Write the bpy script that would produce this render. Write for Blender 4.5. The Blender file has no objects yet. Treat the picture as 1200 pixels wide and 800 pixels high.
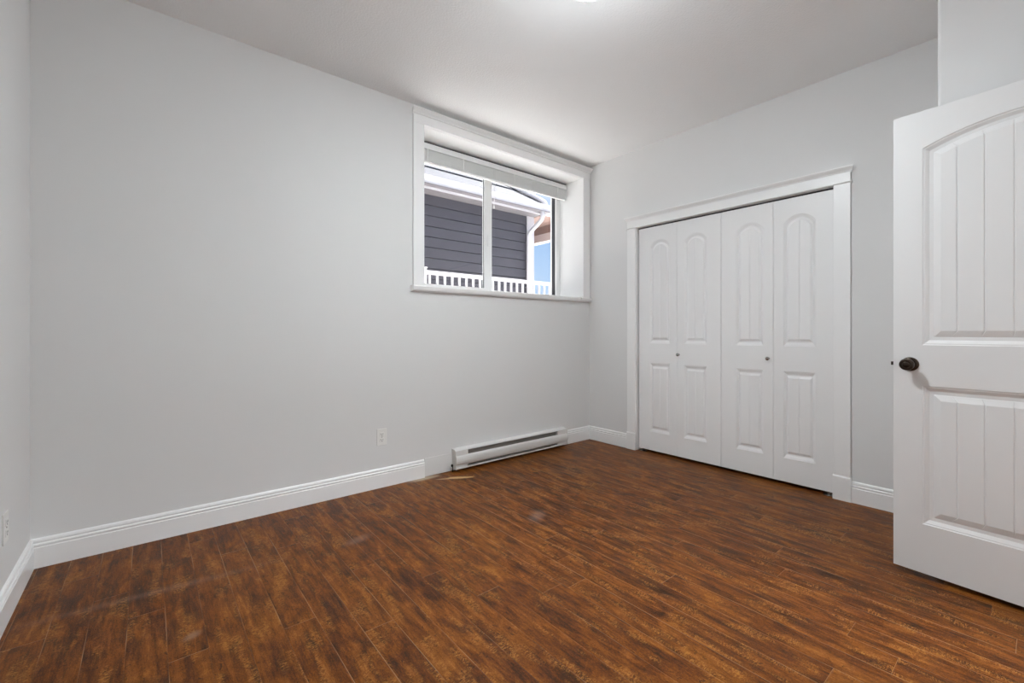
import bpy, bmesh, math, random
from mathutils import Vector, Matrix
random.seed(7)
S = bpy.context.scene
COL = S.collection

# ------------------------------------------------------------------ camera
cam_d = bpy.data.cameras.new('camera')
cam = bpy.data.objects.new('camera', cam_d); COL.objects.link(cam)
cam.location = (0, 0, 1.075)
cam.rotation_euler = (math.radians(90), 0, math.radians(50.487 - 90))
cam_d.sensor_width = 36; cam_d.lens = 516.6 / 1200 * 36
cam_d.shift_y = -11.13 / 1200
cam_d.clip_start = 0.02
S.camera = cam

# ------------------------------------------------------------------ view, world
S.view_settings.view_transform = 'Standard'
try: S.view_settings.look = 'None'
except Exception: pass
S.view_settings.gamma = 1.0
S.view_settings.use_curve_mapping = False
S.view_settings.exposure = 0.08
S.cycles.max_bounces = 14; S.cycles.diffuse_bounces = 8; S.cycles.transparent_max_bounces = 12
LAMP_POWER = 350.0      # emission of the ceiling dome
HALL_FILL_POWER = 185.0      # emission of the fill lamp added in the unseen hallway
SKY_POWER = 0.45
SUN_POWER = 26.0       # sun shining down the gap between the two houses
sun_d = bpy.data.lights.new('sun', 'SUN'); sun = bpy.data.objects.new('sun', sun_d); COL.objects.link(sun)
sun_d.energy = SUN_POWER; sun_d.angle = math.radians(1.5); sun_d.color = (1.0, 0.99, 0.975)
sun.location = (20, 4.5, 24); sun.rotation_euler = Vector((0.62, 0.0, 0.78)).to_track_quat('Z', 'Y').to_euler()

# room numbers (metres; camera stands over the origin)
W, D, L, H = 3.433, 2.936, -0.415, 2.735       # right wall X, window wall Y, left wall X, ceiling Z
FR = -0.372                                    # door wall Y
DO = 3.33                                      # outer face of the window wall
NX, NY = 2.75, 0.3136                          # the projecting wall corner beside the door
BB = 0.015                                     # baseboard thickness

# ------------------------------------------------------------------ node helpers
class NT:
    def __init__(s, tree): s.t = tree; s.n = tree.nodes; s.l = tree.links
    def new(s, typ, **kw):
        nd = s.n.new(typ)
        for k, v in kw.items(): setattr(nd, k, v)
        return nd
    def put(s, sock, v):
        if v is None: return
        if isinstance(v, bpy.types.NodeSocket): s.l.new(v, sock)
        else:
            if isinstance(v, (tuple, list)) and len(v) == 3 and sock.type == 'RGBA': v = (*v, 1)
            sock.default_value = v
    def m(s, op, a, b=None, c=None, clamp=False):
        nd = s.new('ShaderNodeMath', operation=op); nd.use_clamp = clamp
        for i, v in enumerate((a, b, c)):
            if v is not None: s.put(nd.inputs[i], v)
        return nd.outputs[0]
    def ramp(s, fac, stops, interp='LINEAR'):
        nd = s.new('ShaderNodeValToRGB'); cr = nd.color_ramp; cr.interpolation = interp
        while len(cr.elements) < len(stops): cr.elements.new(0.5)
        for e, (p, c) in zip(cr.elements, stops):
            e.position = p; e.color = (*c, 1) if len(c) == 3 else c
        s.put(nd.inputs[0], fac); return nd.outputs[0]
    def mix(s, fac, a, b, blend='MIX'):
        nd = s.new('ShaderNodeMix', data_type='RGBA', blend_type=blend)
        s.put(nd.inputs[0], fac); s.put(nd.inputs[6], a); s.put(nd.inputs[7], b)
        return nd.outputs[2]
    def noise(s, vec, scale, detail=2, rough=0.5, out=0, dist=0.0):
        nd = s.new('ShaderNodeTexNoise'); s.put(nd.inputs['Vector'], vec)
        nd.inputs['Scale'].default_value = scale; nd.inputs['Detail'].default_value = detail
        nd.inputs['Roughness'].default_value = rough; nd.inputs['Distortion'].default_value = dist
        return nd.outputs[out]
    def sep(s, v):
        nd = s.new('ShaderNodeSeparateXYZ'); s.put(nd.inputs[0], v); return nd.outputs
    def comb(s, x, y, z):
        nd = s.new('ShaderNodeCombineXYZ')
        for i, v in enumerate((x, y, z)): s.put(nd.inputs[i], v)
        return nd.outputs[0]
    def smooth(s, v, a, b):
        nd = s.new('ShaderNodeMapRange', interpolation_type='SMOOTHSTEP')
        s.put(nd.inputs[0], v); nd.inputs[1].default_value = a; nd.inputs[2].default_value = b
        return nd.outputs[0]

def mat(name):
    m = bpy.data.materials.new(name); m.use_nodes = True
    nt = NT(m.node_tree); nt.n.clear()
    out = nt.new('ShaderNodeOutputMaterial')
    return m, nt, out

def paint(name, col, rough=0.5, var=0.02, bump=0.0, bscale=300.0, metal=0.0, spec=0.5, bdist=0.002):
    m, nt, out = mat(name)
    b = nt.new('ShaderNodeBsdfPrincipled')
    tc = nt.new('ShaderNodeTexCoord').outputs['Object']
    n = nt.noise(tc, 3.0, 3)
    c = nt.mix(n, tuple(x * (1 - var) for x in col), tuple(min(1, x * (1 + var)) for x in col))
    nt.put(b.inputs['Base Color'], c)
    b.inputs['Roughness'].default_value = rough
    b.inputs['Metallic'].default_value = metal
    b.inputs['Specular IOR Level'].default_value = spec
    if bump:
        bn = nt.new('ShaderNodeBump'); bn.inputs['Strength'].default_value = bump
        bn.inputs['Distance'].default_value = bdist
        nt.put(bn.inputs['Height'], nt.noise(tc, bscale, 3))
        nt.put(b.inputs['Normal'], bn.outputs[0])
    nt.l.new(b.outputs[0], out.inputs[0])
    return m

def glow(name, col, power):
    m, nt, out = mat(name)
    e = nt.new('ShaderNodeEmission'); nt.put(e.inputs[0], col); e.inputs[1].default_value = power
    nt.l.new(e.outputs[0], out.inputs[0]); return m

# world: blue sky with soft cloud, brighter and whiter overhead
wd = bpy.data.worlds.new('world'); S.world = wd; wd.use_nodes = True
nt = NT(wd.node_tree); nt.n.clear()
tc = nt.new('ShaderNodeTexCoord').outputs['Generated']
z = nt.sep(tc)[2]
base = nt.ramp(z, [(0.0, (1.45, 1.75, 2.25)), (0.12, (1.15, 1.60, 2.22)), (0.25, (0.85, 1.35, 2.15)), (0.5, (2.9, 2.95, 3.1)), (1.0, (3.6, 3.6, 3.7))])
cl = nt.smooth(nt.noise(tc, 6.0, 6, 0.6), 0.50, 0.72)
skyc = nt.mix(nt.m('MULTIPLY', cl, 0.75), base, (2.1, 2.15, 2.25))
bg = nt.new('ShaderNodeBackground'); nt.put(bg.inputs[0], skyc); bg.inputs[1].default_value = SKY_POWER
wo = nt.new('ShaderNodeOutputWorld'); nt.l.new(bg.outputs[0], wo.inputs[0])

# ------------------------------------------------------------------ materials
M = {}
M['wall'] = paint('wall_paint', (0.745, 0.743, 0.738), 0.6, 0.012, 0.12, 260, spec=0.3, bdist=0.001)
M['ceil'] = paint('ceiling_texture', (0.87, 0.87, 0.87), 0.85, 0.02, 0.55, 95, spec=0.2, bdist=0.004)
M['trim'] = paint('trim_paint', (0.88, 0.88, 0.875), 0.35, 0.01)
M['door'] = paint('door_paint', (0.735, 0.732, 0.727), 0.42, 0.008, 0.05, 500, bdist=0.0006)
M['cdoor'] = paint('door_paint_lightened', (0.85, 0.85, 0.847), 0.4, 0.008, 0.05, 500, bdist=0.0006)  # same paint as the room door, lightened to offset dimmer light there
M['vinyl'] = paint('white_vinyl', (0.90, 0.90, 0.90), 0.3, 0.01)
M['blind'] = paint('blind_slats', (0.86, 0.87, 0.86), 0.4, 0.02)
M['cord'] = paint('white_cord', (0.8, 0.8, 0.8), 0.7)
M['gasket'] = paint('gasket_and_gap_shade', (0.045, 0.045, 0.05), 0.6)
M['dark'] = paint('dark_void', (0.012, 0.011, 0.010), 0.7)
M['bronze'] = paint('oil_rubbed_bronze', (0.045, 0.032, 0.024), 0.28, 0.3, metal=0.85)
M['steel'] = paint('brushed_nickel', (0.38, 0.37, 0.36), 0.25, 0.05, metal=1.0)
M['heater'] = paint('heater_enamel', (0.72, 0.71, 0.69), 0.28, 0.02)
M['fins'] = paint('heater_fins', (0.20, 0.19, 0.17), 0.5, 0.1, metal=0.3)
M['plate'] = paint('outlet_plastic', (0.80, 0.795, 0.77), 0.35)
M['slot'] = paint('outlet_slot', (0.03, 0.03, 0.03), 0.6)
M['patch'] = paint('unpainted_board', (0.74, 0.735, 0.725), 0.8, 0.05, 0.2, 60)
M['siding'] = paint('dark_siding', (0.078, 0.075, 0.092), 0.65, 0.12, 0.3, 40)
M['shingle'] = paint('grey_shingles', (0.040, 0.042, 0.054), 0.85, 0.2, 0.5, 60)
M['ewhite'] = paint('exterior_white', (0.66, 0.64, 0.66), 0.45)
M['soffit'] = paint('vented_soffit', (0.24, 0.22, 0.23), 0.6)
M['pwood'] = paint('porch_wood', (0.27, 0.17, 0.14), 0.6, 0.15)
M['pbeam'] = paint('porch_beam', (0.60, 0.50, 0.47), 0.6, 0.05)
M['gravel'] = paint('pale_gravel', (0.70, 0.69, 0.67), 0.9, 0.2, 0.6, 60)
M['stucco'] = paint('outer_cladding', (0.6, 0.6, 0.6), 0.8)
def dome_glow(name, col, power):
    # opal glass over a bulb: brightest at the bottom, dimmer towards the metal rim
    m, nt, out = mat(name)
    z_ = nt.sep(nt.new('ShaderNodeTexCoord').outputs['Generated'])[2]
    k = nt.m('SUBTRACT', 1.0, nt.m('MULTIPLY', nt.smooth(z_, 0.02, 0.45), 0.90))
    e = nt.new('ShaderNodeEmission'); nt.put(e.inputs[0], col); nt.put(e.inputs[1], nt.m('MULTIPLY', k, power))
    nt.l.new(e.outputs[0], out.inputs[0]); return m
M['lamp'] = dome_glow('lamp_glass', (1.0, 1.08, 1.125), LAMP_POWER)
M['hall_fill'] = glow('hall_fill_glow', (1.0, 1.06, 1.10), HALL_FILL_POWER)

def glass_mat():
    m, nt, out = mat('window_glass')
    lw = nt.new('ShaderNodeLayerWeight'); fr = nt.new('ShaderNodeMath', operation='MULTIPLY_ADD')
    pw = nt.m('POWER', lw.outputs['Facing'], 5.0); nt.l.new(pw, fr.inputs[0]); fr.inputs[1].default_value = 0.5; fr.inputs[2].default_value = 0.03
    tr = nt.new('ShaderNodeBsdfTransparent'); tr.inputs[0].default_value = (0.96, 0.965, 0.97, 1)
    gl = nt.new('ShaderNodeBsdfGlossy'); gl.inputs['Roughness'].default_value = 0.01
    mx = nt.new('ShaderNodeMixShader')
    nt.l.new(fr.outputs[0], mx.inputs[0]); nt.l.new(tr.outputs[0], mx.inputs[1]); nt.l.new(gl.outputs[0], mx.inputs[2])
    nt.l.new(mx.outputs[0], out.inputs[0]); return m
M['glass'] = glass_mat()

def floor_mat():
    m, nt, out = mat('hand_scraped_plank_floor')
    b = nt.new('ShaderNodeBsdfPrincipled')
    tc = nt.new('ShaderNodeTexCoord').outputs['Object']
    x, y, z = nt.sep(tc)
    PW, PL = 0.1095, 1.22
    u = nt.m('DIVIDE', nt.m('ADD', x, 0.169 + 20 * PW), PW)
    ci = nt.m('FLOOR', u); fu = nt.m('FRACT', u)
    wn1 = nt.new('ShaderNodeTexWhiteNoise', noise_dimensions='1D'); nt.put(wn1.inputs['W'], ci)
    v = nt.m('ADD', nt.m('DIVIDE', y, PL), nt.m('MULTIPLY', wn1.outputs['Value'], 7.0))
    v = nt.m('ADD', v, 20.0)
    ri = nt.m('FLOOR', v); fv = nt.m('FRACT', v)
    wn2 = nt.new('ShaderNodeTexWhiteNoise', noise_dimensions='2D'); nt.put(wn2.inputs['Vector'], nt.comb(ci, ri, 0.0))
    pr = wn2.outputs['Value']; pc = nt.sep(wn2.outputs['Color'])
    # per-plank shifted coordinates
    px = nt.m('ADD', x, nt.m('MULTIPLY', pc[0], 37.0)); py = nt.m('ADD', y, nt.m('MULTIPLY', pc[1], 53.0))
    q = lambda sx, sy, dz, *a, **k: nt.noise(nt.comb(nt.m('MULTIPLY', px, sx), nt.m('MULTIPLY', py, sy), nt.m('ADD', pr, dz)), 1.0, *a, **k)
    streak = q(26, 4.2, 0, 7, 0.66, dist=0.5)
    fine = q(95, 9, 2, 5, 0.68, dist=0.6)
    blotch = q(13, 6, 4, 6, 0.66, dist=0.9)
    grit = q(330, 150, 6, 3, 0.7)
    tone = nt.m('ADD', nt.m('MULTIPLY', streak, 0.44), nt.m('MULTIPLY', blotch, 0.40))
    tone = nt.m('ADD', tone, nt.m('MULTIPLY', fine, 0.24))
    tone = nt.m('ADD', tone, nt.m('MULTIPLY', nt.m('SUBTRACT', grit, 0.5), 0.30))
    tone = nt.m('ADD', tone, nt.m('MULTIPLY', nt.m('SUBTRACT', pr, 0.5), 0.03))
    col = nt.ramp(tone, [(0.40, (0.026, 0.0098, 0.0045)), (0.475, (0.068, 0.0205, 0.0055)), (0.54, (0.132, 0.0375, 0.0062)),
                         (0.60, (0.190, 0.060, 0.0085)), (0.70, (0.32, 0.128, 0.024))])
    # cross-grain chatter: short ochre flecks in patches, and dark tool marks
    ch = q(60, 150, 8, 4, 0.65, dist=1.6)
    pm = q(20, 5.0, 10, 3, 0.55)
    chm = nt.m('MULTIPLY', nt.smooth(ch, 0.47, 0.60), nt.smooth(pm, 0.50, 0.62))
    col = nt.mix(nt.m('MULTIPLY', chm, 0.80), col, (0.36, 0.160, 0.032))
    dk = nt.m('MULTIPLY', nt.smooth(q(60, 34, 12, 4, 0.62, dist=1.5), 0.60, 0.70), 0.75)
    col = nt.mix(dk, col, (0.022, 0.009, 0.006))
    # bevelled seams, bevel highlights painted in as a pale edge
    eu = nt.m('MULTIPLY', nt.m('MINIMUM', fu, nt.m('SUBTRACT', 1.0, fu)), PW)
    ev = nt.m('MULTIPLY', nt.m('MINIMUM', fv, nt.m('SUBTRACT', 1.0, fv)), PL)
    seam_vary = nt.smooth(nt.noise(tc, 2.3, 3), 0.44, 0.60)
    seam = nt.m('MULTIPLY', nt.m('SUBTRACT', 1.0, nt.smooth(eu, 0.0005, 0.0014)), nt.m('ADD', 0.06, nt.m('MULTIPLY', seam_vary, 0.66)))
    joint = nt.m('MULTIPLY', nt.m('SUBTRACT', 1.0, nt.smooth(ev, 0.0005, 0.0016)), nt.m('MULTIPLY', nt.smooth(pc[2], 0.35, 0.8), 0.55))
    seam = nt.m('MAXIMUM', seam, joint)
    col = nt.mix(nt.m('MULTIPLY', seam, 0.85), col, (0.42, 0.27, 0.15))
    # worn marks with shapes of their own: dull scuffs, a chipped strip by the heater, plaster dust
    nz = nt.noise(tc, 14.0, 4, 0.6)
    def blob(cx, cy, rx, ry, ang, soft=0.5, rough=0.9):
        ca, sa = math.cos(ang), math.sin(ang)
        dx = nt.m('SUBTRACT', x, cx); dy = nt.m('SUBTRACT', y, cy)
        a = nt.m('DIVIDE', nt.m('ADD', nt.m('MULTIPLY', dx, ca), nt.m('MULTIPLY', dy, sa)), rx)
        c = nt.m('DIVIDE', nt.m('SUBTRACT', nt.m('MULTIPLY', dy, ca), nt.m('MULTIPLY', dx, sa)), ry)
        r = nt.m('SQRT', nt.m('ADD', nt.m('MULTIPLY', a, a), nt.m('MULTIPLY', c, c)))
        r = nt.m('ADD', r, nt.m('MULTIPLY', nt.m('SUBTRACT', nz, 0.5), rough))
        return nt.m('SUBTRACT', 1.0, nt.smooth(r, 1.0 - soft, 1.0 + soft))
    for cx, cy, rx, ry, an, so, c, k in [
        (1.755, 1.895, 0.07, 0.035, 0.6, 0.95, (0.45, 0.33, 0.27), 0.22),
        (0.84, 2.27, 0.06, 0.03, 0.2, 0.8, (0.40, 0.27, 0.20), 0.25),
        (0.02, 2.345, 0.33, 0.022, -0.10, 0.95, (0.42, 0.28, 0.20), 0.14),
        (0.12, 1.925, 0.024, 0.018, 0.5, 0.8, (0.42, 0.33, 0.26), 0.28),
        (1.56, 2.905, 0.10, 0.030, 0.0, 0.7, (0.56, 0.47, 0.36), 0.80),
        (1.778, 2.757, 0.098, 0.021, -0.55, 0.25, (0.66, 0.43, 0.20), 0.92),
        (1.68, 2.80, 0.075, 0.012, -0.50, 0.45, (0.58, 0.42, 0.25), 0.70)]:
        col = nt.mix(nt.m('MULTIPLY', blob(cx, cy, rx, ry, an, so), k), col, c)
    nt.put(b.inputs['Base Color'], col)
    nt.put(b.inputs['Roughness'], nt.m('ADD', 0.27, nt.m('MULTIPLY', blotch, 0.24)))
    b.inputs['Specular IOR Level'].default_value = 0.13
    hgt = nt.m('ADD', nt.m('MULTIPLY', streak, 0.6), nt.m('MULTIPLY', ch, 0.35))
    hgt = nt.m('SUBTRACT', hgt, nt.m('MULTIPLY', nt.m('SUBTRACT', 1.0, nt.smooth(nt.m('MINIMUM', eu, ev), 0.0, 0.004)), 0.6))
    bn = nt.new('ShaderNodeBump'); bn.inputs['Strength'].default_value = 0.30; bn.inputs['Distance'].default_value = 0.004
    nt.put(bn.inputs['Height'], hgt); nt.put(b.inputs['Normal'], bn.outputs[0])
    nt.l.new(b.outputs[0], out.inputs[0]); return m
M['floor'] = floor_mat()

# ------------------------------------------------------------------ mesh helpers
class MB:
    """collects geometry and links it as one mesh object"""
    def __init__(s): s.bm = bmesh.new()
    def quad(s, pts):
        return s.bm.faces.new([s.bm.verts.new(p) for p in pts])
    def box(s, x0, x1, y0, y1, z0, z1):
        v = [s.bm.verts.new((x, y, z)) for x in (x0, x1) for y in (y0, y1) for z in (z0, z1)]
        for f in ((0, 1, 3, 2), (4, 6, 7, 5), (0, 4, 5, 1), (2, 3, 7, 6), (0, 2, 6, 4), (1, 5, 7, 3)):
            s.bm.faces.new([v[i] for i in f])
        return s
    def sweep(s, a, b):
        """closed solid between two matching outlines"""
        va = [s.bm.verts.new(p) for p in a]; vb = [s.bm.verts.new(p) for p in b]; n = len(a)
        for i in range(n):
            s.bm.faces.new((va[i], va[(i + 1) % n], vb[(i + 1) % n], vb[i]))
        s.bm.faces.new(va[::-1]); s.bm.faces.new(vb)
        return s
    def lathe(s, prof, o, axis, n=32):
        """profile (radius, height) around an axis through o"""
        ax = Vector(axis).normalized(); t = ax.orthogonal().normalized(); q = ax.cross(t); o = Vector(o)
        rings = []
        for r, h_ in prof:
            if r < 1e-6: rings.append([s.bm.verts.new(o + ax * h_)])
            else: rings.append([s.bm.verts.new(o + ax * h_ + (t * math.cos(2 * math.pi * i / n) + q * math.sin(2 * math.pi * i / n)) * r) for i in range(n)])
        for A, B in zip(rings, rings[1:]):
            if len(A) == 1 and len(B) == 1: continue
            for i in range(n):
                j = (i + 1) % n
                if len(A) == 1: s.bm.faces.new((A[0], B[j], B[i]))
                elif len(B) == 1: s.bm.faces.new((A[i], A[j], B[0]))
                else: s.bm.faces.new((A[i], A[j], B[j], B[i]))
        return s
    def tube(s, pts, r, n=10, square=False):
        pts = [Vector(p) for p in pts]; rings = []
        up = Vector((0.13, 0.41, 0.9)).normalized()
        for i, p in enumerate(pts):
            d = (pts[min(i + 1, len(pts) - 1)] - pts[max(i - 1, 0)]).normalized()
            a = d.cross(up)
            a = a.normalized() if a.length > 1e-3 else d.orthogonal().normalized()
            c = d.cross(a)
            k = 4 if square else n
            rings.append([s.bm.verts.new(p + (a * math.cos(2 * math.pi * (j + .5) / k) + c * math.sin(2 * math.pi * (j + .5) / k)) * r) for j in range(k)])
        for A, B in zip(rings, rings[1:]):
            for j in range(len(A)): s.bm.faces.new((A[j], A[(j + 1) % len(A)], B[(j + 1) % len(A)], B[j]))
        s.bm.faces.new(rings[0][::-1]); s.bm.faces.new(rings[-1])
        return s
    def build(s, name, m, parent=None, bevel=0.0, smooth=False, seg=2):
        bmesh.ops.recalc_face_normals(s.bm, faces=s.bm.faces[:])
        me = bpy.data.meshes.new(name); s.bm.to_mesh(me); s.bm.free()
        me.materials.append(M[m])
        if smooth:
            for p in me.polygons: p.use_smooth = True
        o = bpy.data.objects.new(name, me); COL.objects.link(o)
        if bevel:
            bv = o.modifiers.new('bevel', 'BEVEL'); bv.width = bevel; bv.segments = seg
            bv.limit_method = 'ANGLE'; bv.angle_limit = math.radians(35)
        if parent: attach(o, parent)
        return o

def attach(o, parent):
    o.parent = parent
    o.matrix_parent_inverse = Matrix.LocRotScale(parent.location, parent.rotation_euler, None).inverted()

def tag(o, label, cat=None, group=None, kind=None):
    o['label'] = label
    if cat: o['category'] = cat
    if group: o['group'] = group
    if kind: o['kind'] = kind
    return o

def root(name, loc, label, cat, group=None, kind=None, rz=0.0):
    o = bpy.data.objects.new(name, None); COL.objects.link(o)
    o.location = loc; o.rotation_euler = (0, 0, rz); o.empty_display_size = 0.1
    return tag(o, label, cat, group, kind)

def adopt(o, parent):            # child whose mesh is already in the parent's own frame
    o.parent = parent; return o

def struct(o, label, cat): return tag(o, label, cat, kind='structure')

def run_x(mb, prof, x0, x1, wall_y, s0=0.0, s1=0.0):
    """profile (depth off the wall, z) along a wall facing -Y; ends shifted by s*depth"""
    mb.sweep([(x0 + s0 * d, wall_y - d, z) for d, z in prof], [(x1 + s1 * d, wall_y - d, z) for d, z in prof]); return mb
def run_y(mb, prof, y0, y1, wall_x, sgn=-1, s0=0.0, s1=0.0):
    """along Y on a wall; sgn is the direction it sticks out in X"""
    mb.sweep([(wall_x + sgn * d, y0 + s0 * d, z) for d, z in prof], [(wall_x + sgn * d, y1 + s1 * d, z) for d, z in prof]); return mb

# ------------------------------------------------------------------ room shell
HB = -2.3                       # far end of the hallway
struct(MB().box(L - .12, 4.6, HB - .12, DO, -.12, 0).build('floor', 'floor'), 'worn dark brown hand-scraped plank floor', 'floor')
struct(MB().box(L - .12, 4.6, HB - .12, DO, H, H + .15).build('ceiling', 'ceil'), 'light grey textured ceiling', 'ceiling')
struct(MB().box(L - .12, L, HB, DO, 0, H).build('wall_left', 'wall'), 'narrow strip of pale grey wall at the left edge', 'wall')
# window wall with its opening
WX0, WX1, WZ0, WZ1 = 1.570, 3.323, 1.415, 2.597
b = MB()
b.box(L, WX0 - .012, D, DO, 0, H); b.box(WX1 + .012, 4.6, D, DO, 0, H)
b.box(WX0 - .012, WX1 + .012, D, DO, 0, WZ0 - .043); b.box(WX0 - .012, WX1 + .012, D, DO, WZ1 + .012, H)
struct(b.build('wall_back', 'wall'), 'long pale grey wall with the window', 'wall')
# closet wall with its opening, closet shell behind
CY0, CY1, CZ = 0.868, 2.378, 2.020
b = MB()
b.box(W, W + .115, CY1 + .02, D, 0, H); b.box(W, W + .115, NY, CY0 - .02, 0, H); b.box(W, W + .115, CY0 - .02, CY1 + .02, CZ + .02, H)
struct(b.build('wall_right', 'wall'), 'pale grey wall around the closet opening', 'wall')
b = MB(); b.box(4.1, 4.2, NY, D, 0, H); b.box(W + .115, 4.1, .55, .65, 0, H)
struct(b.build('wall_closet', 'wall'), 'inside of the closet behind the folding doors', 'wall')
# projecting wall beside the room door (rounded corner), door wall, hallway
struct(MB().box(NX, W + .115, FR - .115, NY, 0, H).build('wall_nook', 'wall', bevel=.012, seg=4), 'projecting pale wall corner behind the white room door', 'wall')
DX0, DX1 = 1.715, 2.560
b = MB()
b.box(L, DX0 - .02, FR - .115, FR, 0, H); b.box(DX1 + .02, NX, FR - .115, FR, 0, H); b.box(DX0 - .02, DX1 + .02, FR - .115, FR, 2.07, H)
struct(b.build('wall_front', 'wall'), 'wall with the doorway behind the camera', 'wall')
b = MB(); b.box(.6, .72, HB, FR - .115, 0, H); b.box(NX + .55, NX + .67, HB, FR - .115, 0, H); b.box(L, 4.6, HB - .12, HB, 0, H)
struct(b.build('wall_hall', 'wall'), 'hallway walls beyond the doorway', 'wall')

# ------------------------------------------------------------------ baseboards
BP = [(0, 0), (.015, 0), (.015, .092), (.0125, .095), (.0125, .0985), (.0145, .101), (.0150, .105), (.0135, .109),
      (.0085, .1115), (.0085, .1145), (.0105, .117), (.0105, .121), (.0085, .127), (.005, .131), (0, .133)]
b = MB(); run_x(b, BP, L, 1.575, D, 1, 0); struct(b.build('baseboard_back', 'trim'), 'white moulded baseboard under the window wall, left of the heater', 'baseboard')
b = MB(); run_x(b, BP, 3.052, W, D, 0, -1); struct(b.build('baseboard_corner', 'trim'), 'short white baseboard between the heater and the far corner', 'baseboard')
b = MB(); run_y(b, BP, 2.468, D, W, -1, 0, -1); struct(b.build('baseboard_right', 'trim'), 'short white baseboard between the far corner and the closet', 'baseboard')
b = MB(); run_y(b, BP, NY, .787, W, -1, 1, 0); struct(b.build('baseboard_closet', 'trim'), 'white baseboard between the closet and the room door', 'baseboard')
b = MB(); run_y(b, BP, FR, D, L, 1, 0, -1); struct(b.build('baseboard_left', 'trim'), 'white moulded baseboard along the left wall', 'baseboard')
b = MB(); b.box(1.578, 1.822, D - .005, D, .004, .137)
struct(b.build('trim_1', 'patch', bevel=.001), 'bare flat strip of wall where baseboard is missing, left of the heater', 'trim')

# ------------------------------------------------------------------ closet surround
HZ = 2.020
t = root('trim_2', (W, 1.62, 0), 'white crown-topped casing around the closet doors', 'trim', kind='structure')
for (a, c, nm) in ((CY1 + .003, 2.468, 0), (.787, CY0 + .009, 1)):
    MB().box(W - .018, W, a, c, .155, HZ).build('side_casing', 'trim', t, bevel=.002)
for (a, c) in ((CY1, 2.472), (.783, CY0 + .012)):
    pb = [(0, 0), (.023, 0), (.023, .148), (.018, .157), (0, .157)]
    mb = MB(); run_y(mb, pb, a, c, W, -1); mb.build('plinth_block', 'trim', t, bevel=.001)
CROWN = [(0, 0), (.0185, 0), (.0185, .004), (.022, .007), (.0225, .011), (.027, .016), (.0345, .022), (.038, .0265), (.038, .0285), (.042, .031), (.042, .037), (0, .037)]
FZ = 2.030
BEAD = [(0, 0), (.020, 0), (.0245, .0025), (.026, .005), (.0245, .0085), (.020, .011), (0, .011)]
mb = MB(); run_y(mb, [(d, HZ + z) for d, z in BEAD], .780, 2.476, W, -1); mb.build('head_bead', 'trim', t)
MB().box(W - .0185, W, .787, 2.468, HZ + .011, 2.088).build('head_casing', 'trim', t, bevel=.0012)
mb = MB(); run_y(mb, [(d, 2.086 + z) for d, z in CROWN], .787, 2.468, W, -1, -.5, .5); mb.build('crown_cap', 'trim', t)
mb = MB(); mb.box(W - .001, W + .115, CY1, CY1 + .02, 0, HZ); mb.box(W - .001, W + .115, CY0 - .02, CY0, 0, HZ); mb.box(W - .001, W + .115, CY0 - .02, CY1 + .02, HZ, HZ + .02)
mb.build('closet_jamb', 'trim', t)
MB().box(W + .030, W + .075, CY0, CY1, HZ - .008, HZ).build('door_track', 'gasket', t)

# ------------------------------------------------------------------ moulded door leaf
def arch_pts(x0, x1, zc, za, xs):
    hw = (x1 - x0) / 2; cx = (x0 + x1) / 2; r = max(1e-4, za - zc)
    R = (hw * hw + r * r) / (2 * r); cz = za - R
    return [(x, cz + math.sqrt(max(0, R * R - (x - cx) ** 2))) for x in xs]

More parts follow.
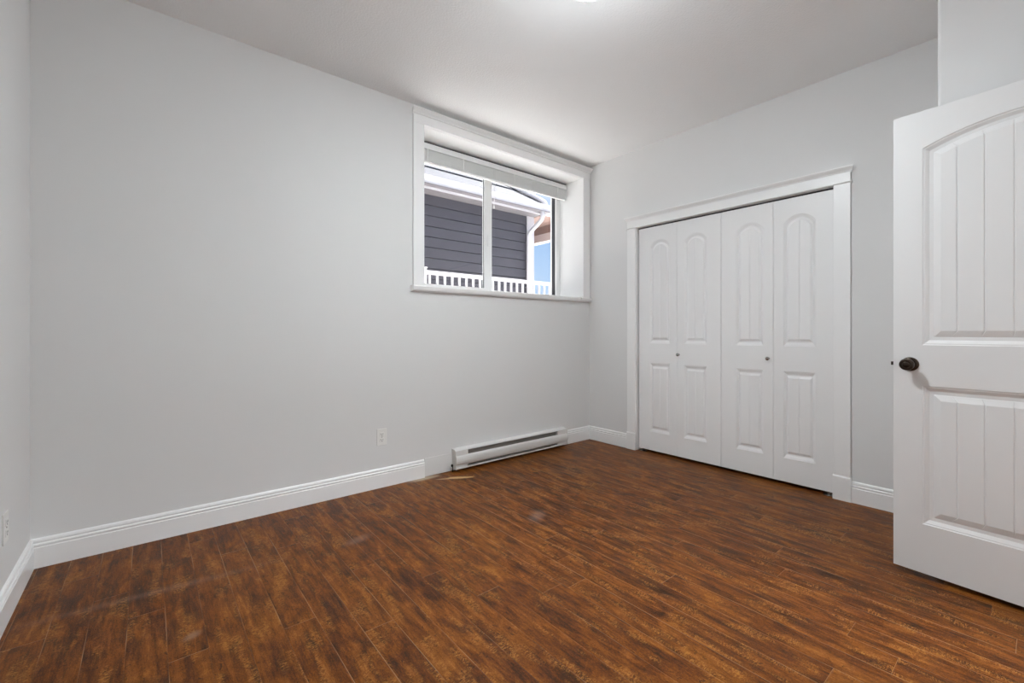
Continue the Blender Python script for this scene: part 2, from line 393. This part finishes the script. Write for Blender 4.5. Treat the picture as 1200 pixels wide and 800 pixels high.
def leaf(w, h, th, panels, rings, kx, kz, pitch_grooves, m='door'):
    """moulded slab: front at y=0 (facing -y), x 0..w, z 0..h; panels (x0,x1,z0,zcorner,zapex)"""
    bm = bmesh.new(); holes = []
    for (x0, x1, z0, zc, za) in panels:
        arched = za - zc > 1e-4
        dmax = rings[-1][0]
        fx0, fx1 = x0 + dmax * kx, x1 - dmax * kx
        gr = [g for g in pitch_grooves(fx0, fx1)]
        xs = {0.0, 1.0}
        for g in gr:
            for q in (-.0035, -.001, .001, .0035): xs.add((g + q - fx0) / (fx1 - fx0))
        if arched:
            for i in range(1, 28): xs.add(i / 28)
        xs = sorted(xs)
        def gdep(x):
            m_ = 0.0
            for g in gr:
                a = abs(x - g)
                if a < .0034: m_ = .0030 if a < .002 else m_
            return m_
        loops = []
        for d, dep in rings:
            a0, a1 = x0 + d * kx, x1 - d * kx; zb = z0 + d * kz
            X = [a0 + t_ * (a1 - a0) for t_ in xs]
            if arched: T = arch_pts(a0, a1, zc - d * kz * .72, za - d * kz * .9, X)
            else: T = [(x, zc - d * kz) for x in X]
            last = d == dmax
            bot = [bm.verts.new((x, dep + (gdep(x) if last else 0), zb)) for x in X]
            top = [bm.verts.new((x, dep + (gdep(x) if last else 0), zz)) for x, zz in T]
            loops.append((bot, top))
        def ring(lp): return lp[0] + lp[1][::-1]
        for A, B in zip(loops, loops[1:]):
            ra, rb = ring(A), ring(B); n = len(ra)
            for i in range(n): bm.faces.new((ra[i], ra[(i + 1) % n], rb[(i + 1) % n], rb[i]))
        bot, top = loops[-1]
        for i in range(len(bot) - 1): bm.faces.new((bot[i], bot[i + 1], top[i + 1], top[i]))
        holes.append(ring(loops[0]))
    c = [bm.verts.new(p) for p in ((0, 0, 0), (w, 0, 0), (w, 0, h), (0, 0, h))]
    k = [bm.verts.new(p) for p in ((0, th, 0), (w, th, 0), (w, th, h), (0, th, h))]
    edges = []
    for lp in [c] + holes:
        for i in range(len(lp)):
            a, b_ = lp[i], lp[(i + 1) % len(lp)]
            edges.append(bm.edges.get((a, b_)) or bm.edges.new((a, b_)))
    bmesh.ops.triangle_fill(bm, use_beauty=True, use_dissolve=False, edges=edges, normal=(0, -1, 0))
    for i in range(4): bm.faces.new((c[i], k[i], k[(i + 1) % 4], c[(i + 1) % 4]))
    bm.faces.new(k)
    bmesh.ops.recalc_face_normals(bm, faces=bm.faces[:])
    me = bpy.data.meshes.new('door_leaf'); bm.to_mesh(me); bm.free(); me.materials.append(M[m])
    return me

# closet bifold doors: leaves hinge in pairs; wide stile outside, narrow stile at the fold
LW, LZ0, LH, LT = .3703, .024, 1.983, .032
R2 = [(0, 0), (.0025, .0028), (.006, .0034), (.016, .0112), (.022, .0122), (.024, .0114), (.0345, .0035)]
one = lambda a, c: [(a + c) / 2]
def bif(xa, xb):
    return leaf(LW, LH, LT, [(xa, xb, .190 - LZ0, .800 - LZ0, .800 - LZ0), (xa, xb, .975 - LZ0, 1.830 - LZ0, 1.888 - LZ0)], R2, .92, 1.42, one, 'cdoor')
wide_l = bif(.113, .306)        # wide stile on the left
wide_r = bif(.065, .258)
DXC = W + .020
def bifold(name, y_left, knob_y, label):
    r = root(name, (DXC, y_left - LW, LZ0), label, 'closet door', kind='structure')
    for i, me in enumerate((wide_l, wide_r)):
        o = bpy.data.objects.new('door_leaf', me); COL.objects.link(o)
        o.location = (DXC, y_left - i * .3725, LZ0); o.rotation_euler = (0, 0, -math.pi / 2)
        attach(o, r)
    kb = MB().lathe([(.0, 0), (.009, 0), (.009, .003), (.0055, .006), (.0055, .012), (.0105, .016), (.0135, .022), (.012, .028), (.006, .031), (0, .0315)], (DXC, knob_y, .884), (-1, 0, 0), 20)
    kb.build('knob', 'steel', r, smooth=True)
    for dz in (.25, 1.0, 1.75):
        MB().lathe([(.004, 0), (.004, .06)], (DXC + LT + .003, y_left - LW - .0008, LZ0 + dz), (0, 0, 1), 10).build('fold_hinge', 'steel', r)
    return r
bifold('door_2', 2.3635, 1.974, 'left pair of white folding closet doors, nearer the window')
bifold('door_3', 1.6170, 1.277, 'right pair of white folding closet doors, nearer the room door')
# floor pivot brackets of the folding doors
for y, lab in ((2.325, 'small metal floor pivot under the left end of the closet doors'), (.912, 'small metal floor pivot under the right end of the closet doors')):
    pr = MB(); pr.box(W + .005, W + .055, y - .030, y + .030, 0, .004); pr.box(W + .026, W + .042, y - .008, y + .008, .003, LZ0 + .001)
    tag(pr.build('pivot_bracket', 'steel', bevel=.001), lab, 'bracket', 'closet door pivots')

# ------------------------------------------------------------------ room door, standing open
ang = math.atan2(-.9963, -.0854)
RW, RH, RT, RZ = .813, 2.020, .035, .0215
R1 = [(0, 0), (.0030, .0028), (.0075, .0034), (.0205, .0120), (.034, .0130), (.0365, .0118), (.0585, .0034)]
def g6(a, c): p = .0797; m_ = (a + c) / 2; return [m_ + (i - 2.5) * p for i in range(6)]
rd = leaf(RW, RH, RT, [(.099, RW - .099, .236 - RZ, .840 - RZ, .840 - RZ), (.099, RW - .099, 1.018 - RZ, 1.877 - RZ, 1.940 - RZ)], R1, 1.0, 1.05, g6)
dr = root('door_1', (2.6207, .4442, RZ), 'white moulded arch-panel room door standing open at the right', 'door', kind='structure', rz=ang)
o = bpy.data.objects.new('door_leaf', rd); COL.objects.link(o); adopt(o, dr)
KZ, KX = .9325 - RZ, .058
KN = [(.0, .066), (.010, .0655), (.0125, .063), (.0135, .0605), (.0145, .0625), (.020, .062), (.0245, .057), (.0262, .050), (.0255, .044), (.021, .038), (.014, .033), (.011, .028), (.011, .010)]
for sgn, y0 in ((-1, 0.0), (1, RT)):
    k = MB().lathe(KN[:], (KX, y0, KZ), (0, sgn, 0), 36).build('knob', 'bronze', smooth=True); adopt(k, dr)
    q = MB().lathe([(0, 0), (.031, 0), (.031, .003), (.0285, .0065), (.022, .009), (.0135, .011), (0, .011)], (KX, y0, KZ), (0, sgn, 0), 36).build('rose', 'bronze', smooth=True); adopt(q, dr)
    q['label'] = 'dark bronze round rose'
    k['label'] = 'dark bronze door knob'
lt = MB(); lt.box(-.0015, .002, .006, .029, KZ - .029, KZ + .029)
adopt(lt.build('latch_plate', 'bronze'), dr)
lt = MB(); lt.sweep([(-.0115, .010, KZ - .008), (-.0115, .014, KZ - .008), (0, .025, KZ - .008), (0, .010, KZ - .008)],
                    [(-.0115, .010, KZ + .008), (-.0115, .014, KZ + .008), (0, .025, KZ + .008), (0, .010, KZ + .008)])
adopt(lt.build('latch_bolt', 'bronze'), dr)
for hz in (.22, 1.0, 1.78):
    hg = MB().lathe([(.0055, -.045), (.0055, .045)], (RW + .004, .004, hz), (0, 0, 1), 12); hg.box(RW - .002, RW + .001, .004, .03, hz - .045, hz + .045)
    adopt(hg.build('hinge', 'bronze'), dr)
t = root('trim_3', (2.14, FR, 0), 'white casing around the doorway behind the camera', 'trim', kind='structure')
mb = MB(); mb.box(DX0 - .02, DX0, FR - .12, FR + .001, 0, 2.05); mb.box(DX1, DX1 + .02, FR - .12, FR + .001, 0, 2.05); mb.box(DX0 - .02, DX1 + .02, FR - .12, FR + .001, 2.05, 2.07)
mb.build('door_jamb', 'trim', t)
mb = MB(); mb.box(DX0 - .09, DX0 - .004, FR, FR + .016, 0, 2.054); mb.box(DX1 + .004, DX1 + .09, FR, FR + .016, 0, 2.054); mb.box(DX0 - .09, DX1 + .09, FR, FR + .018, 2.054, 2.14)
mb.build('door_casing', 'trim', t, bevel=.002)

# ------------------------------------------------------------------ window surround
t = root('trim_4', (2.446, D, WZ0), 'white crown-topped casing and stool around the window', 'trim', kind='structure')
MB().box(1.482, WX0, D - .018, D, WZ0, 2.600).build('side_casing', 'trim', t, bevel=.002)
MB().box(WX1, 3.424, D - .018, D, WZ0, 2.600).build('side_casing', 'trim', t, bevel=.002)
MB().box(1.482, 3.424, D - .0195, D, 2.600, 2.662).build('head_casing', 'trim', t, bevel=.0015)
mb = MB(); run_x(mb, [(d * 1.25 if d > .02 else d, 2.660 + z * 1.16) for d, z in CROWN], 1.482, 3.427, D, -.3, 0); mb.build('crown_cap', 'trim', t)
ST = [(-.302, WZ0), (-.302, WZ0 - .030), (0, WZ0 - .043), (.018, WZ0 - .043), (.030, WZ0 - .036), (.034, WZ0 - .026), (.0355, WZ0 - .016), (.037, WZ0 - .010), (.0365, WZ0 - .004), (.033, WZ0)]
mb = MB(); run_x(mb, ST, 1.464, 3.431, D, .25, 0); mb.build('stool', 'trim', t, bevel=.001)
mb = MB(); mb.box(WX0 - .012, WX0, D - .001, 3.24, WZ0, WZ1); mb.box(WX1, WX1 + .012, D - .001, 3.24, WZ0, WZ1); mb.box(WX0 - .012, WX1 + .012, D - .001, 3.24, WZ1, WZ1 + .012)
mb.build('window_jamb', 'trim', t)

# ------------------------------------------------------------------ window
wn = root('window_1', (2.446, 3.28, WZ0), 'white vinyl sliding window looking at the neighbouring house', 'window', kind='structure')
FY0, FY1 = 3.240, 3.322
def frame_ring(x0, x1, z0, z1, wl, wr, wb, wt, y0, y1):
    mb = MB(); mb.box(x0, x0 + wl, y0, y1, z0, z1); mb.box(x1 - wr, x1, y0, y1, z0, z1)
    mb.box(x0 + wl, x1 - wr, y0, y1, z0, z0 + wb); mb.box(x0 + wl, x1 - wr, y0, y1, z1 - wt, z1); return mb
frame_ring(WX0 - .011, WX1 + .011, WZ0, WZ1 + .011, .061, .070, .042, .055, FY0, FY1).build('window_frame', 'vinyl', wn, bevel=.0015)
# sliding sash on the left, its stile meeting the fixed pane
sx0, sx1 = 1.622, 2.440
sash = frame_ring(sx0, sx1, 1.458, 2.55, .030, .084, .016, .030, 3.250, 3.282).build('sliding_sash', 'vinyl', wn, bevel=.0015)
MB().box(sx0 + .028, sx1 - .080, 3.264, 3.268, 1.470, 2.524).build('pane', 'glass', sash)
gk = frame_ring(sx0 + .030, sx1 - .084, 1.474, 2.520, .004, .005, .003, .004, 3.259, 3.2635); gk.build('gasket', 'gasket', sash)
hd = MB(); hd.box(sx1 - .050, sx1 - .030, 3.242, 3.251, 1.86, 1.96); hd.build('sash_latch', 'vinyl', sash, bevel=.003)
fx0, fx1 = 2.430, WX1 - .058
st = MB(); st.box(2.400, 2.452, 3.284, 3.318, 1.457, 2.552); fs = st.build('meeting_stile', 'vinyl', wn, bevel=.0015)
MB().box(2.450, fx1 + .004, 3.300, 3.304, 1.455, 2.555).build('pane', 'glass', wn)
gk = MB(); gk.box(fx1 - .003, fx1 + .001, 3.254, 3.2995, 1.457, 2.55); gk.box(2.452, fx1 - .003, 3.296, 3.2995, 1.457, 1.461)
gk.build('gasket', 'gasket', wn)

# ------------------------------------------------------------------ raised blind
bl = root('window_blind', (2.446, 3.16, 2.42), 'off-white horizontal slat blind drawn up at the top of the window', 'blind')
BX0, BX1 = 1.578, 3.312
hr = MB(); hr.box(BX0, BX1, 3.140, 3.142, 2.536, 2.580); hr.box(BX0, BX1, 3.142, 3.180, 2.536, 2.539); hr.box(BX0, BX1, 3.178, 3.180, 2.536, 2.575)
hr.build('headrail', 'blind', bl, bevel=.0006)
MB().box(BX0 + .002, BX1 - .002, 3.143, 3.178, 2.5805, 2.5895).build('gap_shadow_strip', 'gasket', bl)  # dark strip painting in the shadow of the gap above the headrail
for x in (BX0 - .004, BX1 - .001):
    e = MB(); e.box(x, x + .005, 3.136, 3.184, 2.532, 2.597); e.build('end_bracket', 'blind', bl, bevel=.001)
sl = MB(); n = 22
for i in range(n):
    zz = 2.443 + i * .0040; dy = random.uniform(-.0012, .0012); a = []
    A = [(BX0 + .004, 3.146 + dy + .025 * q / 4, zz + .0022 * math.sin(math.pi * q / 4) + random.uniform(-.0003, .0003)) for q in range(5)]
    B = [(BX1 - .006 + random.uniform(-.002, .002), p[1], p[2] + random.uniform(-.0004, .0004)) for p in A]
    sl.sweep(A + [(p[0], p[1], p[2] + .0024) for p in A[::-1]], B + [(p[0], p[1], p[2] + .0024) for p in B[::-1]])
sl.build('slat_stack', 'blind', bl)
MB().box(BX0 + .003, BX1 - .005, 3.144, 3.172, 2.424, 2.440).build('bottom_rail', 'blind', bl, bevel=.003)
for x in (1.72, 2.06, 2.62, 2.85, 3.19):
    lc = MB(); lc.box(x - .005, x + .005, 3.1425, 3.1438, 2.424, 2.537); lc.build('ladder_tape', 'blind', bl)
MB().tube([(1.655, 3.136, 2.54), (1.656, 3.130, 2.35), (1.654, 3.129, 2.04)], .0022, 8).build('tilt_wand', 'cord', bl)
MB().tube([(1.654, 3.129, 2.06), (1.654, 3.129, 1.93)], .0045, 8).build('wand_grip', 'cord', bl)
lf = MB()
for dx, zb in ((0, 2.20), (.012, 2.24)):
    lf.tube([(2.375 + dx, 3.136, 2.54), (2.377 + dx, 3.132, 2.4), (2.374 + dx * .6, 3.131, zb)], .0013, 6)
lf.lathe([(.002, .03), (.005, .022), (.0075, .0), (0, 0)], (2.374, 3.131, 2.175), (0, 0, 1), 12)
lf.build('lift_cord', 'cord', bl)

cc = MB(); cc.box(3.262, 3.270, D - .046, D - .0365, 1.384, 1.420); cc.lathe([(0, 0), (.007, 0), (.006, .006), (0, .007)], (3.266, D - .046, 1.402), (0, -1, 0), 12)
tag(cc.build('cord_cleat', 'plate', bevel=.001), 'tiny white cord cleat on the right end of the window stool', 'cleat')

# ------------------------------------------------------------------ baseboard heater
hx0, hx1 = 1.815, 3.048
ht = root('baseboard_heater', (2.43, D - .03, .018), 'white electric baseboard heater on the wall under the window', 'heater')
MB().box(hx0 + .004, hx1 - .004, D - .006, D, .020, .168).build('back_plate', 'heater', ht)
top = [(0, .171), (.044, .166), (.056, .160), (.056, .157), (.044, .162), (0, .167)]
mb = MB(); run_x(mb, top, hx0 + .003, hx1 - .003, D); mb.build('top_hood', 'heater', ht)
cov = [(.050, .122), (.058, .121), (.0655, .113), (.069, .100), (.069, .080), (.065, .060), (.056, .046), (.052, .047), (.061, .062), (.0655, .080), (.0655, .100), (.062, .110), (.056, .117), (.050, .118)]
mb = MB(); run_x(mb, cov, hx0 + .003, hx1 - .003, D); mb.build('front_cover', 'heater', ht, smooth=False)
bot = [(0, .024), (0, .020), (.062, .020), (.066, .024), (.066, .034), (.063, .034), (.062, .026)]
mb = MB(); run_x(mb, bot, hx0 + .003, hx1 - .003, D); mb.build('bottom_lip', 'heater', ht)
MB().box(hx0 + .12, hx1 - .14, D - .050, D - .010, .040, .150).build('heating_fins', 'fins', ht)
endp = [(0, .018), (.066, .018), (.068, .03), (.058, .046), (.068, .066), (.071, .09), (.070, .104), (.066, .118), (.060, .128), (.060, .156), (.046, .166), (0, .172)]
for a, c in ((hx0, hx0 + .004), (hx1 - .004, hx1)):
    mb = MB(); run_x(mb, endp, a, c, D); mb.build('end_cap', 'heater', ht)
for a, c in ((hx0 + .004, hx0 + .115), (hx1 - .125, hx1 - .004)):
    mb = MB(); run_x(mb, [(.0, .030), (.052, .030), (.058, .048), (.062, .112), (.0575, .122), (.0555, .157), (0, .160)], a, c, D); mb.build('wiring_box', 'heater', ht)
wr = MB().tube([(1.806, D - .016, .046), (1.802, D - .030, .050), (1.799, D - .040, .040), (1.797, D - .043, .020), (1.795, D - .044, .003)], .0035, 8)
wr.lathe([(0, 0), (.008, .002), (.009, .012), (.005, .02), (0, .021)], (1.803, D - .026, .040), (-.2, -.3, .8), 10)
tag(wr.build('cable_stub', 'dark', smooth=True), 'short dark cable stub at the left end of the heater', 'cable')

# ------------------------------------------------------------------ wall outlets
def outlet():
    r = root('wall_outlet', (0, 0, 0), '', 'outlet', 'wall outlets')
    p = MB(); p.box(-.0355, .0355, -.0055, 0, -.0575, .0575); adopt(p.build('cover_plate', 'plate', bevel=.003, seg=3), r)
    for s in (-1, 1):
        f = MB(); f.box(-.0165, .0165, -.0075, -.004, s * .0195 - .0135, s * .0195 + .0135)
        f = adopt(f.build('receptacle', 'plate', bevel=.002), r)
        h_ = MB(); h_.box(-.0078, -.0056, -.0079, -.006, s * .0195 - .003, s * .0195 + .007); h_.box(.0056, .0078, -.0079, -.006, s * .0195 - .002, s * .0195 + .006)
        h_.lathe([(.0026, .006), (.0026, .0079), (0, .0079)], (0, 0, s * .0195 - .0078), (0, -1, 0), 10)
        adopt(h_.build('slots', 'slot'), f)
    sc = MB().lathe([(.003, .005), (.003, .0066), (0, .007)], (0, 0, 0), (0, -1, 0), 12); adopt(sc.build('screw', 'steel'), r)
    return r
o1 = outlet(); o1.location = (1.2485, D, .347); o1['label'] = 'white duplex outlet on the wall below and left of the window'
def copy_tree(o, parent=None):
    c = o.copy(); COL.objects.link(c)
    if parent: c.parent = parent
    for ch in [k for k in bpy.data.objects if k.parent == o]: copy_tree(ch, c)
    return c
o2 = copy_tree(o1); o2.location = (L, 2.475, .345); o2.rotation_euler = (0, 0, math.pi / 2); o2['label'] = 'white outlet on the left wall at the edge of the photo'

# ------------------------------------------------------------------ ceiling light
LC = (1.481, 1.263, H)
cl = root('ceiling_light', LC, 'lit white dome light on the ceiling', 'ceiling light')
MB().lathe([(0, 0), (.140, 0), (.145, .004), (.148, .040), (.152, .054), (.157, .062), (.158, .076), (.152, .078), (.148, .070), (.142, .062), (0, .060)], LC, (0, 0, -1), 48).build('base', 'vinyl', cl)
MB().lathe([(.140 * math.cos(a), .060 + .12 * math.sin(a)) for a in [k * math.pi / 40 for k in range(20)]] + [(0, .180)], LC, (0, 0, -1), 48).build('dome', 'lamp', cl, smooth=True)
hl = root('hall_fill_light', (2.95, -1.75, H), 'added fill light on the unseen hallway ceiling behind the camera', 'ceiling light')  # lamp added out of view to fill the room through the doorway
MB().lathe([(0, 0), (.20, 0), (.20, .03), (0, .03)], (2.95, -1.75, H), (0, 0, -1), 40).build('base', 'vinyl', hl)
MB().lathe([(.19 * math.cos(a), .03 + .09 * math.sin(a)) for a in [i * math.pi / 24 for i in range(12)]] + [(0, .12)], (2.95, -1.75, H), (0, 0, -1), 40).build('dome', 'hall_fill', hl, smooth=True)

# ------------------------------------------------------------------ outside the window
struct(MB().box(-8, 16, DO + .02, 18, .70, .85).build('ground', 'gravel'), 'pale ground between the houses', 'ground')
NYW = 5.67
nh = root('neighbouring_house', (3.0, 7.0, .85), 'dark grey lap-sided house with white gutter seen through the window', 'house')
# lap siding: saw-tooth boards, one wall
EXP, zb = .152, 2.148 - .152 * 9
prof = [(.0, .85)]
zc = zb
while zc < 3.06:
    prof += [(.014, max(.85, zc)), (.004, min(3.06, zc + EXP - .009)), (-.03, min(3.06, zc + EXP - .009)), (-.03, min(3.06, zc + EXP))]; zc += EXP
prof = [(d, z) for d, z in prof] + [(-.15, 3.06), (-.15, .85)]
mb = MB(); run_x(mb, prof, -4, 5.02, NYW); mb.build('siding_wall', 'siding', nh)
mb = MB(); mb.box(4.995, 5.150, NYW - .03, NYW + .15, .85, 3.055); mb.build('corner_board', 'ewhite', nh, bevel=.003)
MB().box(5.00, 5.14, NYW + .15, 10, .85, 3.055).build('end_wall', 'siding', nh)
mb = MB()
y = 5.245
while y < NYW + .02:
    mb.box(-4, 5.15, y, y + .076, 3.055, 3.065); mb.box(-4, 5.15, y + .076, y + .085, 3.059, 3.068); y += .085
mb.build('soffit', 'soffit', nh)
gp = [(0, 3.060), (.085, 3.060), (.092, 3.075), (.094, 3.110), (.110, 3.140), (.122, 3.155), (.122, 3.168), (.116, 3.168), (.114, 3.160), (.090, 3.130), (.084, 3.08), (0, 3.068)]
mb = MB(); run_x(mb, gp, -4, 6.6, 5.345); mb.build('gutter', 'ewhite', nh)
MB().box(-4, 6.6, 5.345, 5.37, 3.03, 3.165).build('fascia', 'ewhite', nh)
# hipped roof, lower edge at the gutter
P = .80; ey, ez, ex = 5.30, 3.155, 5.22; dpt = 2.6
def rp(x, a, lift=0): return (x, ey + a, ez + a * P + lift)
mb = MB(); c0 = 0.0; st = .33
while c0 < dpt:
    c1 = min(dpt, c0 + st)
    A = [rp(-4, c0, .030), rp(ex - c0, c0, .030), rp(ex - c1, c1, .006), rp(-4, c1, .006)]
    B = [(p[0], p[1] + .02, p[2] - .06) for p in A]
    mb.sweep(A, B); c0 = c1
c0 = 0.0
while c0 < dpt:
    c1 = min(dpt, c0 + st)
    def ep(yy, a, lift): return (ex - a, yy, ez + a * P + lift)
    A = [ep(ey + c0, c0, .030), ep(11, c0, .030), ep(11, c1, .006), ep(ey + c1, c1, .006)]
    mb.sweep(A, [(p[0] - .02, p[1], p[2] - .06) for p in A]); c0 = c1
mb.build('roof', 'shingle', nh)
pp = MB().tube([rp(ex - .62, .46, .05), rp(ex - .55, .40, .06), rp(ex - .20, .10, .065), rp(ex - .13, .02, .06), rp(ex - .12, -.03, .0)], .036, 10)
pp.build('roof_drain_pipe', 'ewhite', nh, smooth=True)
MB().tube([rp(ex - .66, .50, .06), rp(ex - .56, .41, .06)], .055, 10, square=True).build('drain_elbow', 'ewhite', nh)
ds = MB().tube([(5.0, 5.285, 3.075), (5.0, 5.27, 2.97), (5.0, 5.30, 2.92), (4.995, 5.56, 2.775), (4.985, 5.60, 2.72), (4.985, 5.605, .9)], .036, 10)
ds.build('downspout', 'ewhite', nh, smooth=True)
MB().box(5.14, 6.5, 5.37, 9.5, 3.045, 3.09).build('porch_ceiling', 'pwood', nh)
MB().box(5.68, 5.83, 5.40, 9.5, 2.760, 2.905).build('porch_beam', 'pbeam', nh, bevel=.004)
for y in (5.48, 9.3):
    MB().box(5.69, 5.82, y, y + .13, .85, 2.76).build('porch_post', 'ewhite', nh, bevel=.004)
MB().box(5.69, 5.82, 5.40, 9.5, 2.905, 3.045).build('beam_filler', 'pwood', nh)

rl = root('porch_railing', (4.2, 4.9, .85), 'white railing with square balusters in front of the neighbouring house', 'railing')
RY = 4.9
MB().box(2.60, 6.4, RY - .03, RY + .03, 1.792, 1.838).build('top_rail', 'ewhite', rl, bevel=.004)
MB().box(2.60, 6.4, RY - .02, RY + .02, .96, 1.00).build('bottom_rail', 'ewhite', rl, bevel=.003)
for x in (2.600, 6.4):
    p = MB(); p.box(x - .045, x + .045, RY - .045, RY + .045, .85, 1.862); p.box(x - .052, x + .052, RY - .052, RY + .052, 1.862, 1.876)
    p.build('post', 'ewhite', rl, bevel=.003)
bal = MB().box(-.0125, .0125, -.0125, .0125, .99, 1.80).build('baluster', 'ewhite')
x = 2.707; first = True
while x < 6.33:
    o = bal if first else bal.copy()
    if not first: COL.objects.link(o)
    o.location = (x, RY, 0); attach(o, rl); first = False; x += .1098
